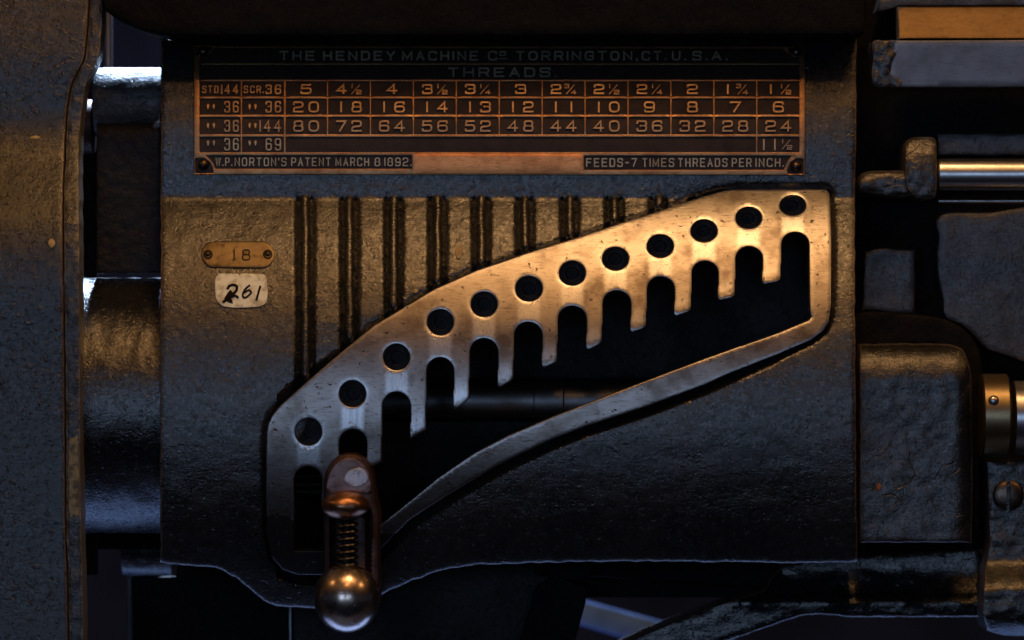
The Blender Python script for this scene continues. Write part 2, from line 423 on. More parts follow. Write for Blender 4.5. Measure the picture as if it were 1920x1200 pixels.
gx_, gy_ = np.array([p[0] for p in gate_up[4:]]), np.array([p[1] for p in gate_up[4:]])
def tilt_k(py): return math.sqrt(max(0.1, 1-((780-py)/620.0)**2))
win = [(551, 1033)]
for i, (a, b, top) in enumerate(slots):
    cx = (a+b)/2; r = (b-a)/2; ry = r*tilt_k(top+15)*1.02
    if i < 11: tl, tr = teeth[i]
    else: tl = 560
    prevb = teeth[i-1][1] if i else 1000
    jy = top+ry+(prevb-(top+ry))*0.55
    if i: win += [(a-1.5, jy+3), (a, jy-3)]
    for j in range(13):
        t = math.pi-math.pi*j/12
        win.append((cx+r*math.cos(t), top+ry-ry*math.sin(t)))
    if i < 11:
        jy = top+ry+(tl-(top+ry))*0.5
        win += [(b, jy-3), (b-1.5, jy+3)]
        q = 7
        nx = slots[i+1][0]-1.5
        win += [(b-1.5, tl-q), (b, tl-2), (b+4, tl)] if i > 2 else [(b-1.5, tl)]
        win += [(nx-6, tr+1.5), (nx-1, tr-2.5), (nx, tr-q)] if i > 2 else [(nx, tr)]
win += [(1518, 561), (1519, 585), (1522, 594), (1517, 600), (1457, 625), (1400, 645), (1305, 679), (1199, 719), (1100, 757), (1033, 783), (953, 817), (893, 848), (853, 875),
        (820, 898), (773, 937), (713, 985), (668, 1022), (655, 1030), (640, 1033)]
holes_c = [(578.4, 809.7, 50, 51), (661, 738.5, 50, 50), (743.5, 669.5, 50, 50), (825.6, 604, 50, 49.5), (907.7, 570.4, 50, 48), (991.6, 541, 51, 48), (1073, 512, 50, 46),
           (1154, 484.8, 50, 43.8), (1238, 461, 50, 43.5), (1320, 432.4, 49.7, 42), (1403.8, 408, 49, 41), (1486.4, 384.6, 49, 38.5)]
def ell(cx, cy, w, h, n=28): return [(cx+w/2*math.cos(2*math.pi*i/n), cy+h/2*math.sin(2*math.pi*i/n)) for i in range(n)]
gate_holes = [ell(*h) for h in holes_c]

def case_depth(X, Y):
    d = np.maximum(panel(Y), barrel(Y))
    g = pdist(X, Y, [resample(gate_outer, 12)])
    inside = inpoly(X, Y, gate_outer)
    below = sstep(640, 720, Y)*(X > 520)
    wdt = 7+32*below
    b0 = 13+17*below
    dip = b0*np.clip(1-g/(9+11*below), 0, 1)+2.0*np.exp(-(g/30)**2)
    dip = np.where(inside, b0+2, dip)
    dip *= sstep(340, 362, Y)
    d = d-dip
    on = sstep(368, 378, Y); upg = Y < np.interp(X, gx_, gy_)+12
    wv = 2.2*fnoise(X*0, Y, 30, 22, 5.5)
    for x in RIBX:
        q = 10*np.clip(1-np.abs(np.abs(X-x-0.5*wv)-13.0)/6.0, 0, 1)**0.9
        d = d-q*on*(~inside)*upg
    d += 1.1*fnoise(X, Y, 80, 60, 4.0, 2)+0.7*fnoise(X, Y, 26, 9, 8.0, 2)*sstep(345, 360, Y)*(1-sstep(420, 520, Y))
    d += 0.25*fnoise(X, Y, 16, 13, 2.0, 2)
    rx = (X > 1540)&(Y > 600)
    d += np.where(X > 1000, 0.4*sstep(560, 640, Y)*fnoise(X, Y, 30, 18, 6.0, 3), 0)
    return d
case_outer = [(302, 72), (1607, 70), (1607, 180), (1603, 400), (1604, 700), (1607, 1054), (1500, 1056), (1300, 1053), (1100, 1053), (1000, 1056), (890, 1059), (830, 1069), (775, 1088), (712, 1117),
              (660, 1140), (590, 1141), (520, 1137), (492, 1125), (465, 1102), (440, 1082), (405, 1064), (345, 1060), (300, 1055), (300, 700), (301, 300)]
win_case = [(551, 1033), (545, 860)] + [(x, y+30) for x, y in gate_up[9:23]] + [(1380, 372), (1530, 370), (1536, 590), (1517, 606), (1400, 652), (1199, 726), (1033, 790), (953, 824), (853, 882), (773, 943), (713, 990), (668, 1026), (640, 1033)]

# ------------------------------------------------------------------ the gearbox
gb = thing('gearbox_casting', 'black enamelled cast iron gearbox with ribbed barrel front and a slanted notched steel gate', 'gearbox', 955, 1141, -60)
ex = []; ey = []
for x in RIBX:
    for dx in (-26, -21.5, -17.5, -13.5, -9.5, -6, 6, 9.5, 13.5, 17.5, 21.5, 26):
        for y in np.arange(350, 720, 5.0): ex.append(x+dx+random.uniform(-.3, .3)); ey.append(y+random.uniform(-1, 1))
_g = resample(gate_outer, 6); _G = np.array(_g); _T = np.roll(_G, -1, 0)-np.roll(_G, 1, 0); _T /= np.linalg.norm(_T, axis=1)[:, None]+1e-9
_N = np.stack([-_T[:, 1], _T[:, 0]], 1)
for q_ in (1.5, 8.0, 14.0, 20.5):
    for s_ in (1, -1):
        m_ = _G+_N*q_*s_; o_ = ~inpoly(m_[:, 0], m_[:, 1], gate_outer) & (pdist(m_[:, 0], m_[:, 1], [gate_outer]) > q_*0.85)
        ex += list(m_[o_, 0]); ey += list(m_[o_, 1])
casing = sheet('casing', case_outer, [win_case], case_depth, M['case'], gb, step=7, bstep=7, rnd=5, back=-420, extra=(np.array(ex), np.array(ey)), wob=2.0)
# ribs: raised cast beads following the barrel, each ending at the gate
for n_, x in enumerate(RIBX):
    y1 = float(np.interp(x, gx_, gy_))-5; y0 = 361+random.uniform(-2, 2)
    if y1-y0 < 12: y1 = y0+12
    ny = max(4, int((y1-y0)/5)); verts = []; faces = []; K = 9
    for j in range(ny+1):
        y = y0+(y1-y0)*j/ny
        e = min(1.0, math.sin(min(1, (j+0.15)/2.2)*math.pi/2)); e2 = min(1.0, (ny-j+0.2)/1.6)
        wd = (8.6 if y > 380 else 8.6+2.5*(380-y)/20)*(0.35+0.65*e)*(0.6+0.4*e2)+0.9*noise.noise(Vector((x, y/9, 0)))
        cxj = x+1.8*noise.noise(Vector((x*1.7, y/34, 5)))
        base = float(np.maximum(panel(np.array([y])), barrel(np.array([y])))[0])-15
        hh = (22 if y > 372 else 16+7*(y-361)/11)*(0.3+0.7*e)*(0.5+0.5*e2)+1.3*noise.noise(Vector((x, y/7, 9)))
        for k in range(K+1):
            a = math.pi*k/K; verts.append(W(cxj-wd*math.cos(a), y, base+hh*math.sin(a)**0.45))
    for j in range(ny):
        for k in range(K): faces.append((j*(K+1)+k, j*(K+1)+k+1, (j+1)*(K+1)+k+1, (j+1)*(K+1)+k))
    faces.append(tuple(range(K+1))); faces.append(tuple(reversed(range(ny*(K+1), (ny+1)*(K+1)))))
    mk('rib', verts, faces, M['case'], gb)
# gate plate
def gate_attr(X, Y, dist):
    wv = np.zeros(len(X))
    for (cx, cy, ww, hh), (a, b, top) in zip(holes_c, slots):
        r = np.hypot((X-cx)/(ww/2), (Y-cy)/(hh/2))
        lowx = np.clip((1000-cx)/420, 0.0, 1)
        wv = np.maximum(wv, np.exp(-((r-1)/0.13)**2)*0.75+np.exp(-((r-1)/0.42)**2)*0.35*(0.3+0.7*lowx))
        st = (1-sstep(17, 24, np.abs(X-cx)))*sstep(cy+hh*0.3, cy+hh*0.55, Y)*(1-sstep(top+8, top+30, Y))
        wv = np.maximum(wv, st*(0.5+0.45*lowx))
    for i, (l, r_) in enumerate(teeth):
        a = slots[i][1]; b = slots[i+1][0]; top = slots[i][2]; bot = l
        st = (X > a-4)*(X < b+4)*sstep(top+25, top+75, Y)*(1-sstep(bot-16, bot-9, Y+(X-a)*0.35))
        wv = np.maximum(wv, st*0.8)
    wv = np.maximum(wv, 0.55*np.exp(-dist/2.2))
    return {'wear': np.clip(wv, 0, 1), 'painted': np.maximum(sstep(945, 985, Y+14*fnoise(X, Y, 18, 18, 2.2, 3))*(X < 580), sstep(990, 1010, Y))}
gate = sheet('gate_plate', gate_outer, [win]+gate_holes, lambda X, Y: barrel(Y)+6, M['gate'], gb, step=6, bstep=4, rnd=2.2, thick=50, attrs=gate_attr)
# blind bores behind the index holes
k0 = None
for (cx, cy, ww, hh) in holes_c:
    d0 = float(barrel(np.array([cy]))[0])
    if k0 is None:
        verts = []; faces = []; sg = 28
        for (r, dd) in ((26, -24), (26, -40), (13, -41), (12, -60), (0.5, -62)):
            for s in range(sg):
                a = 2*math.pi*s/sg; verts.append((r*math.cos(a)*S, -dd*S, r*math.sin(a)*S))
        for i in range(4):
            for s in range(sg):
                t = (s+1) % sg; faces.append((i*sg+s, i*sg+t, (i+1)*sg+t, (i+1)*sg+s))
        k0 = mk('index_bore', verts, faces, M['inner'], gb); bo = k0
    else:
        bo = k0.copy(); link(bo)
    bo.location = Vector(W(cx, cy, d0))-Vector(gb.location)
    bo.scale = (1, 1, hh/ww)
# inside the window
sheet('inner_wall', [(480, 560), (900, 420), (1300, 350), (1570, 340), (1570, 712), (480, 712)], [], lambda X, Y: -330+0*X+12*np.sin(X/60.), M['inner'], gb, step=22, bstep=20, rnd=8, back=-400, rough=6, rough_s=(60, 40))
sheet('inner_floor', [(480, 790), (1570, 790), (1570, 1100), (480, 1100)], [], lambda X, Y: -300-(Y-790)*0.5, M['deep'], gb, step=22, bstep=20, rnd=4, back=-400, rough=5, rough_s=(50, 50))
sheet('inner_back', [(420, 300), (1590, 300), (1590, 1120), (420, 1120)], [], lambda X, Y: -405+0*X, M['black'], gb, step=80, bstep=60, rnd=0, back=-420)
for i, y in enumerate((893, 909, 922)):
    lathe('gear_tooth', [(540, 5), (615, 5)], y, -150, M['deep'], gb, seg=12)
lathe('splined_shaft', [(470, 30), (835, 30), (838, 32), (950, 32), (952, 31), (1000, 31), (1002, 33), (1055, 33), (1058, 30), (1560, 30)], 752, -215, M['dullsteel'], gb, seg=48)
# cream spots of paint on the barrel
def spot(name, cx, cy, w_, h_, dfun, mat, parent, sd=1.0):
    pts = [(cx+w_/2*math.cos(a)*(1+.22*noise.noise(Vector((math.cos(a), math.sin(a), sd)))), cy+h_/2*math.sin(a)*(1+.22*noise.noise(Vector((math.cos(a), math.sin(a), sd+5))))) for a in [2*math.pi*i/18 for i in range(18)]]
    return sheet(name, pts, [], dfun, mat, parent, step=5, bstep=4, rnd=1.2, thick=6)
spot('paint_spot', 860, 473, 13, 24, lambda X, Y: barrel(Y)+3.0, M['chip'], gb)
spot('paint_spot', 779, 546, 9, 8, lambda X, Y: barrel(Y)+2.2, M['chip'], gb, 2)
spot('paint_spot', 432, 466, 5, 5, lambda X, Y: barrel(Y)+3.0, M['chip'], gb, 3)

# ------------------------------------------------------------------ index plate with its table
PL = lambda Y: panel(Y)+7.0
ip = thing('index_plate', 'bronze nameplate with a raised table of thread numbers, riveted above the ribs', 'nameplate', 936, 330, -150)
plate_outer = fillet([(363, 84), (1510, 86), (1510, 329), (363, 328)], True, [4]*4, 3)
sheet('backing', plate_outer, [], lambda X, Y: PL(Y)-2.5, M['platebg'], ip, step=14, bstep=12, rnd=1.5, thick=12)
def scurve(cx, cy, sx, sy, r=24, n=7):
    """quarter-round bite out of a box corner, round a rivet"""
    return [(cx+sx*r*math.cos(a), cy+sy*r*math.sin(a)) for a in [math.pi/2*i/n for i in range(n+1)]]
cols = [374, 452.5, 533.5] + [533.5+80.5*i for i in range(1, 13)]; cols[-1] = 1500
rows = [151, 182.5, 217, 254, 287]
cells = []
cells.append([(374, 117), (374, 104)] + [(384, 104), (396, 98), (403, 90)] + [(1468, 91), (1476, 99), (1488, 106), (1499, 106), (1499, 117)])
cells.append([(374, 121), (1499, 121), (1499, 149), (374, 149)])
for r_ in range(4):
    y0 = rows[r_]+(1 if r_ == 0 else 2); y1 = rows[r_+1]-(2 if r_ < 3 else 1.5)
    cs = list(zip(cols[:-1], cols[1:]))
    if r_ == 3: cs = cs[:2]+[(cols[2], cols[-2])]+[cs[-1]]
    for a, b in cs:
        la = 2.0 if abs(a-533.5) < 1 else 1.2
        cells.append([(a+la if a > 375 else a, y0), (b-1.2 if b < 1499 else 1499, y0), (b-1.2 if b < 1499 else 1499, y1), (a+la if a > 375 else a, y1)])
cells.append([(384, 290.5), (773, 290.5), (773, 316.5), (404, 316.5), (400, 307), (393, 298)])
cells.append([(1095, 291.5), (1486, 291.5), (1479, 299), (1474, 308), (1470, 318.5), (1095, 318.5)])
bites = [[(366, 88)]+[(397, 88), (394, 96), (386, 101), (366, 103)], [(1507, 89), (1477, 89), (1481, 97), (1489, 102), (1507, 104)],
         [(366, 325), (366, 296), (384, 296), (395, 305), (400, 318), (401, 325)], [(1507, 326), (1507, 297), (1492, 297), (1482, 304), (1477, 316), (1476, 326)]]
frame_o = [(364, 85), (1509, 87), (1509, 328), (364, 327)]
sheet('raised_frame', frame_o, cells+bites, lambda X, Y: PL(Y)+1.6, M['frame'], ip, step=14, bstep=9, rnd=0.5, thick=5.5)
sheet('blank_strip', [(775, 288.5), (1093, 289), (1093, 325), (775, 325)], [], lambda X, Y: PL(Y)+2.3, M['strip'], ip, step=14, bstep=9, rnd=0.6, thick=3)
# stroke lettering
G = {
 '0': [([(0,0,1),(1,0,1),(1,1,1),(0,1,1)],1)], '1': [([(.5,0),(.5,1)],0)],
 '2': [([(0,.76),(0,1,1),(1,1,1),(1,.5,1),(0,.42,1),(0,0),(1,0)],0)],
 '3': [([(0,.78),(0,1,1),(1,1,1),(1,.53,1),(.35,.53)],0), ([(.55,.53),(1,.53,1),(1,0,1),(0,0,1),(0,.22)],0)],
 '4': [([(.72,0),(.72,1),(0,.3),(1,.3)],0)],
 '5': [([(.95,1),(.1,1),(.04,.58),(1,.64,1),(1,0,1),(0,0,1),(0,.2)],0)],
 '6': [([(.97,.8),(.97,1,1),(0,1,1),(0,.28)],0), ([(0,0,1),(1,0,1),(1,.56,1),(0,.56,1)],1)],
 '7': [([(0,1),(1,1),(.35,0)],0)],
 '8': [([(.06,.52,1),(.94,.52,1),(.94,1,1),(.06,1,1)],1), ([(0,0,1),(1,0,1),(1,.52,1),(0,.52,1)],1)],
 '9': [([(.03,.2),(.03,0,1),(1,0,1),(1,.72)],0), ([(1,1,1),(0,1,1),(0,.44,1),(1,.44,1)],1)],
 'A': [([(0,0),(.5,1),(1,0)],0), ([(.2,.33),(.8,.33)],0)], 'C': [([(1,.76),(1,1,1),(0,1,1),(0,0,1),(1,0,1),(1,.24)],0)],
 'D': [([(0,0),(1,0,1),(1,1,1),(0,1)],1)], 'E': [([(1,1),(0,1),(0,0),(1,0)],0), ([(0,.52),(.85,.52)],0)],
 'F': [([(1,1),(0,1),(0,0)],0), ([(0,.52),(.85,.52)],0)], 'G': [([(1,.78),(1,1,1),(0,1,1),(0,0,1),(1,0,1),(1,.48),(.55,.48)],0)],
 'H': [([(0,0),(0,1)],0), ([(1,0),(1,1)],0), ([(0,.5),(1,.5)],0)], 'I': [([(.5,0),(.5,1)],0)],
 'M': [([(0,0),(0,1),(.5,.15),(1,1),(1,0)],0)], 'N': [([(0,0),(0,1),(1,0),(1,1)],0)], 'O': [([(0,0,1),(1,0,1),(1,1,1),(0,1,1)],1)],
 'P': [([(0,0),(0,1),(1,1,1),(1,.45,1),(0,.45)],0)], 'R': [([(0,0),(0,1),(1,1,1),(1,.46,1),(0,.46)],0), ([(.6,.46),(1,0)],0)],
 'S': [([(1,.8),(1,1,1),(0,1,1),(0,.53,1),(1,.53,1),(1,0,1),(0,0,1),(0,.2)],0)], 'T': [([(0,1),(1,1)],0), ([(.5,1),(.5,0)],0)],
 'U': [([(0,1),(0,0,1),(1,0,1),(1,1)],0)], 'W': [([(0,1),(.25,0),(.5,1),(.75,0),(1,1)],0)], 'Y': [([(0,1),(.5,.45),(1,1)],0), ([(.5,.45),(.5,0)],0)],
 '.': [([(.5,0),(.5,.09)],0)], ',': [([(.6,.1),(.3,-.14)],0)], "'": [([(.6,1),(.4,.74)],0)], '-': [([(0,.48),(1,.48)],0)], '/': [([(0,0),(1,1)],0)],
}
NARROW = {'I': .12, '1': .12, '.': .12, ',': .2, "'": .16, ' ': .45, '-': .7}
def stroke_geo(V, F, pts, closed, sw, dfun, h0, h1):
    n = len(pts)
    if closed and n > 2 and np.hypot(pts[0][0]-pts[-1][0], pts[0][1]-pts[-1][1]) < 1e-3: pts = pts[:-1]; n -= 1
    P = np.array(pts, float); b0 = len(V)
    for i in range(n):
        if closed: a, b = P[i]-P[i-1], P[(i+1) % n]-P[i]
        else: a = P[i]-P[i-1] if i else P[1]-P[0]; b = P[i+1]-P[i] if i < n-1 else P[-1]-P[-2]
        a = a/(np.linalg.norm(a)+1e-9); b = b/(np.linalg.norm(b)+1e-9); t = a+b; t = t/(np.linalg.norm(t)+1e-9)
        nn = np.array([-t[1], t[0]]); ca = max(0.5, abs(float(np.dot(nn, [-a[1], a[0]])))); q = 1/ca
        e = P[i].copy()
        if not closed and i == 0: e = e-a*sw*0.35
        if not closed and i == n-1: e = e+b*sw*0.35
        for off, hh in ((-sw*.62, h0), (-sw*.40, h1), (sw*.40, h1), (sw*.62, h0)):
            x, y = e+nn*off*q; V.append(W(x, y, float(dfun(np.array([y]))[0])+hh))
    m = n if closed else n-1
    for i in range(m):
        j = (i+1) % n
        for k in range(3): F.append((b0+i*4+k, b0+i*4+k+1, b0+j*4+k+1, b0+j*4+k))
    if not closed:
        F.append((b0+3, b0+2, b0+1, b0)); e = b0+(n-1)*4; F.append((e, e+1, e+2, e+3))
def glyph(V, F, ch, x0, x1, ytop, ybot, sw, dfun, h0, h1):
    ins = sw*0.5; X0, X1, Y0, Y1 = x0+ins, x1-ins, ytop+ins, ybot-ins
    if ch in '1I.': X0 = X1 = (x0+x1)/2
    for pts, closed in G[ch]:
        P = [(X0+(X1-X0)*p[0], Y1+(Y0-Y1)*p[1]) for p in pts]
        r = 0.40*min(X1-X0, (Y1-Y0)) if ch not in '1I.' else 0
        rs = [(r if len(p) > 2 else 0) for p in pts]
        if any(rs): P = fillet(P, bool(closed), rs, 4)
        stroke_geo(V, F, P, bool(closed), sw, dfun, h0, h1)
def words(name, items, mat, parent, dfun=PL, h0=-2.6, h1=1.8, label=None):
    """every raised character is its own part"""
    for (txt, x0, x1, yt, yb, sw) in items:
        ws = [NARROW.get(c, 1.18 if c in 'MW' else 1.0) for c in txt]; gap = 0.42 if len(txt) > 2 else 0.5
        tot = sum(ws)+gap*(len(txt)-1); u = (x1-x0)/tot; x = x0
        for c, w_ in zip(txt, ws):
            if c != ' ':
                V = []; F = []; glyph(V, F, c, x, x+w_*u, yt, yb, sw, dfun, h0, h1)
                kind = 'numeral' if c.isdigit() else 'letter' if c.isalpha() else 'slash' if c == '/' else 'punctuation_mark'
                mk(kind, V, F, mat, parent, smooth=False)
            x += (w_+gap)*u
T0, T1 = 95.5, 113.5
words('title_lettering', [('THE', 524, 590, T0, T1, 3), ('HENDEY', 606, 741, T0, T1, 3), ('MACHINE', 754, 897, T0, T1, 3), ('C', 915, 932, T0, T1, 3), ('0', 936, 949, 95.5, 105, 2.4), ('-', 935, 951, 100, 119, 1.6),
      ('TORRINGTON,', 967, 1196, T0, T1, 3), ('CT.', 1203, 1249, T0, T1, 3), ('U.', 1260, 1286, T0, T1, 3), ('S.', 1298, 1326, T0, T1, 3), ('A.', 1334, 1364, T0, T1, 3)], M['title_metal'], ip)
words('heading_lettering', [('THREADS.', 840, 1043, 126.5, 144.5, 3)], M['title_metal'], ip)
words('patent_lettering', [("W.P.", 404, 435, 295.5, 311.5, 1.9), ("NORTON'S", 440, 537, 295.5, 311.5, 1.9), ('PATENT', 546, 620, 295.5, 311.5, 1.9), ('MARCH', 629, 692, 295.5, 311.5, 1.9), ('8', 702, 713, 295.5, 311.5, 1.9), ('1892.', 721, 771, 295.5, 311.5, 1.9)], M['bronze'], ip)
words('feeds_lettering', [('FEEDS-7', 1099, 1194, 296.5, 313, 2.1), ('TIMES', 1204, 1264, 296.5, 313, 2.1), ('THREADS', 1271, 1364, 296.5, 313, 2.1), ('PER', 1372, 1409, 296.5, 313, 2.1), ('INCH.', 1417, 1469, 296.5, 313, 2.1)], M['bronze'], ip)
colc = [(a+b)/2 for a, b in zip(cols[2:-1], cols[3:])]
def frac(n_, m_, x, yc):
    return [(n_, x, x+9, yc-10.5, yc-2, 1.5), ('/', x+3, x+19, yc-9, yc+9.5, 1.2), (m_, x+12.5, x+22.5, yc+1, yc+9.5, 1.6)]
def num(txt, xc, yt, yb):
    if len(txt) == 1: return [(txt, xc-10.5, xc+10.5, yt, yb, 3.3)]
    return [(txt[0], xc-24.5, xc-4.5, yt, yb, 3.3), (txt[1], xc+4.5, xc+24.5, yt, yb, 3.3)]
r1 = ['5', '4 12', '4', '3 12', '3 14', '3', '2 34', '2 12', '2 14', '2', '1 34', '1 12']
for c, s in zip(colc, r1):
    it = []
    if ' ' in s:
        it += [(s[0], c-24, c-4, 157.5, 176.5, 3.3)]; it += frac(s[2], s[3], c+1.5, 167.5)
    else: it += num(s, c, 157.5, 176.5)
    words('table_number', it, M['bronze'], ip)
for c, s in zip(colc, ['20', '18', '16', '14', '13', '12', '11', '10', '9', '8', '7', '6']): words('table_number', num(s, c, 190, 211), M['bronze'], ip)
for c, s in zip(colc, ['80', '72', '64', '56', '52', '48', '44', '40', '36', '32', '28', '24']): words('table_number', num(s, c, 225.5, 247), M['bronze'], ip)
words('table_number', [('1', 1424, 1440, 260, 282, 3.2), ('1', 1445, 1461, 260, 282, 3.2)]+frac('1', '2', 1463, 271), M['bronze'], ip)
words('column_heading', [('STD', 379, 409.5, 160.5, 174.5, 2.0)], M['bronze'], ip)
words('column_heading', [('SCR.', 457, 494, 160.5, 174.5, 2.0)], M['bronze'], ip)
for s, x0, x1, y0, y1 in (('144', 415, 447, 158.5, 176.5), ('36', 498, 527, 158.5, 176.5), ('36', 420.5, 447.5, 189.5, 211), ('36', 498, 527, 189.5, 211), ('36', 420.5, 447.5, 225, 247),
                          ('144', 487, 527, 225, 247), ('36', 420.5, 447.5, 259, 282), ('69', 498, 527, 259, 282)):
    words('table_number', [(s, x0, x1, y0, y1, 2.5)], M['bronze'], ip)
for x in (390, 468):
    for y in (200, 235.5, 268):
        V = []; F = []
        for dx in (0, 11):
            b = len(V); pts = [(x+dx+3.1*math.sin(a)*(1-.38*(math.cos(a) < 0)), y-5.5*math.cos(a)*-1 if False else y-6*math.cos(a)) for a in [2*math.pi*i/10 for i in range(10)]]
            for q in pts: V.append(W(q[0], q[1], float(PL(np.array([q[1]]))[0])-2.6))
            for q in pts: V.append(W(x+dx+(q[0]-x-dx)*.75, y+(q[1]-y)*.8, float(PL(np.array([q[1]]))[0])+1.6))
            for i in range(10): j = (i+1) % 10; F.append((b+i, b+j, b+10+j, b+10+i))
            F.append(tuple(range(b+10, b+20)))
        mk('ditto_mark', V, F, M['bronze'], ip, smooth=False)
for x, y in ((381, 97), (1493, 98), (381.5, 309), (1492.5, 312)):
    dome('rivet', x, y, float(PL(np.array([float(y)]))[0])-1, 10.5, 11, M['rivet'], ip)

# ------------------------------------------------------------------ brass number tag
tg = thing('number_tag', 'small round-ended brass tag stamped 18, pinned to the barrel', 'tag', 446, 502, -80)
BT = lambda Y: barrel(Y)+3.5
to = fillet([(374, 474), (388, 453), (504, 452), (518, 478), (504, 502), (388, 501)], True, [16, 14, 14, 16, 14, 14], 5)
sheet('tag_plate', to, [], lambda X, Y: BT(Y), M['brass'], tg, step=6, bstep=4, rnd=1.5, thick=7, rough=0.5)
words('stamped_number', [('1', 433, 445, 467, 489, 3.2), ('8', 453, 470, 467, 489, 3.2)], M['stamp'], tg, BT, -1, 0.35)
for x in (390, 502):
    V = []; F = []; sg = 20; c0 = (x, 477)
    for r, h in ((9, 0.3), (7.5, 1.2), (5.5, 1.2), (5.0, -1.0)):
        for s in range(sg):
            a = 2*math.pi*s/sg; yy = 477+r*math.sin(a); V.append(W(x+r*math.cos(a), yy, float(BT(np.array([yy]))[0])+h))
    for i in range(3):
        for s in range(sg): t = (s+1) % sg; F.append((i*sg+s, i*sg+t, (i+1)*sg+t, (i+1)*sg+s))
    mk('pin_seat', V, F, M['stamp'], tg)
    dome('pin', x, 477, float(BT(np.array([477.]))[0])-1, 5.2, 5, M['brass'], tg)

# ------------------------------------------------------------------ paper sticker
ps = thing('paper_sticker', 'torn cream paper sticker with the handwritten number 261 stuck below the brass tag', 'sticker', 452, 577, -40)
so = fillet([(404, 520), (410, 513), (446, 513), (449, 517), (453, 512.5), (495, 514), (500, 522), (502, 548), (500, 568), (488, 575), (440, 577.5), (416, 574), (405, 562), (403, 540)], True, [6]*14, 3)
BS = lambda Y: barrel(Y)+3.0
sheet('paper', so, [], lambda X, Y: BS(Y)+0.8*fnoise(X, Y, 16, 16, 3.0), M['paper'], ps, step=5, bstep=4, rnd=0.6, thick=4)
V = []; F = []
hand = [([(427, 541), (430, 536), (438, 534), (444, 537), (443, 545), (436, 552), (427, 560), (419, 566)], 4.2), ([(419, 566), (430, 560), (434, 566), (426, 562), (440, 554), (446, 558)], 3.6), ([(424, 560), (432, 548), (436, 556)], 5.5),
        ([(468, 535), (460, 542), (455, 552), (457, 558), (464, 556), (471, 548), (466, 544), (458, 549)], 3.0), ([(488, 537), (485, 547), (481, 562)], 3.4)]
for pts, sw in hand: stroke_geo(V, F, spline(pts, 3), False, sw, lambda Y: BS(Y)+1.6, -1.5, 0.4)
mk('handwriting', V, F, M['ink'], ps, smooth=False)

# ------------------------------------------------------------------ selector lever
lv = thing('selector_lever', 'copper coloured spring latch lever with a round ball knob in the second gate slot', 'lever', 655, 1186, 60)
def lever_d(X, Y):
    d = 40+0*X
    q = sstep(617, 631, X)*(1-sstep(684, 698, X))*sstep(950, 970, Y)
    d = d-30*q
    return d-14*sstep(640, 760, X+ (Y-900)*0.0)*0
lo = [(607, 1140), (606, 960), (607, 905), (611, 884), (620, 866), (634, 854), (650, 849.5), (667, 850), (682, 857), (694, 870), (701, 888), (704, 915), (706, 935), (711, 965), (712, 1060), (712, 1130), (706, 1140)]
sheet('arm', lo, [], lever_d, M['lever'], lv, step=5, bstep=4, rnd=11, back=-200, rough=1.2, rough_s=(30, 30))
fo = spline([(615, 924), (614, 900), (621, 880), (634, 864), (650, 858), (668, 860), (684, 872), (693, 890), (697, 915), (694, 926), (660, 922)], 5, True)
sheet('thumb_face', fo, [], lambda X, Y: 43+0*X, M['patch'], lv, step=5, bstep=4, rnd=2.5, thick=6, rough=1.0, rough_s=(14, 12))
o = spot('bare_patch', 668, 895, 46, 36, lambda X, Y: 44.5+0*X, M['bare'], lv, 11); tag(o, 'small silvery bare metal spot on the thumb face')
# latch button, spring, plunger rod
def ellipsoid(name, px, py, d, rx, rz, ry, mat, parent, seg=40, rings=24, rough=0):
    c = W(px, py, d); V = []; F = []
    for i in range(rings+1):
        a = math.pi*i/rings-math.pi/2
        for s in range(seg):
            b = 2*math.pi*s/seg; q = 1+rough*noise.noise(Vector((math.cos(a)*math.cos(b)*2, math.cos(a)*math.sin(b)*2, math.sin(a)*2)))
            V.append((c[0]+math.cos(a)*math.cos(b)*rx*S*q, c[1]+math.cos(a)*math.sin(b)*ry*S*q, c[2]+math.sin(a)*rz*S*q))
    for i in range(rings):
        for s in range(seg): t = (s+1) % seg; F.append((i*seg+s, i*seg+t, (i+1)*seg+t, (i+1)*seg+s))
    return mk(name, V, F, mat, parent, origin=c)
ellipsoid('latch_button', 647.5, 948, 62, 45, 26, 42, M['copper'], lv, rough=0.05)
def helix(name, px, y0, y1, d, r, wr, coils, mat, parent):
    V = []; F = []; n = int(coils*28); sg = 8; k = (1-d/D)
    cx, _, _ = W(px, 0, d)
    for i in range(n+1):
        a = 2*math.pi*coils*i/n; z = (600-(y0+(y1-y0)*i/n))*k*S
        cc = Vector((cx+math.cos(a)*r*S, -d*S-math.sin(a)*r*S, z)); rad = Vector((math.cos(a), -math.sin(a), 0))
        for s in range(sg):
            b = 2*math.pi*s/sg; V.append(cc+rad*math.cos(b)*wr*S+Vector((0, 0, 1))*math.sin(b)*wr*S)
    for i in range(n):
        for s in range(sg): t = (s+1) % sg; F.append((i*sg+s, i*sg+t, (i+1)*sg+t, (i+1)*sg+s))
    return mk(name, V, F, mat, parent)
helix('spring', 649.5, 970, 1064, 58, 19, 3.6, 7.6, M['spring'], lv)
def rod(name, px, y0, y1, d, r, mat, parent, seg=28):
    k = 1-d/D; cx, cy, _ = W(px, 0, d); V = []; F = []
    for y in (y0, y1):
        for s in range(seg): a = 2*math.pi*s/seg; V.append((cx+math.cos(a)*r*S, cy+math.sin(a)*r*S, (600-y)*k*S))
    for s in range(seg): t = (s+1) % seg; F.append((s, t, seg+t, seg+s))
    F += [tuple(range(seg)), tuple(reversed(range(seg, 2*seg)))]
    return mk(name, V, F, mat, parent)
rod('plunger_rod', 649.5, 950, 1080, 58, 11, M['deep'], lv)
ellipsoid('ball_knob', 650, 1121, 60, 61.5, 64.5, 61.5, M['ball'], lv, seg=64, rings=40)

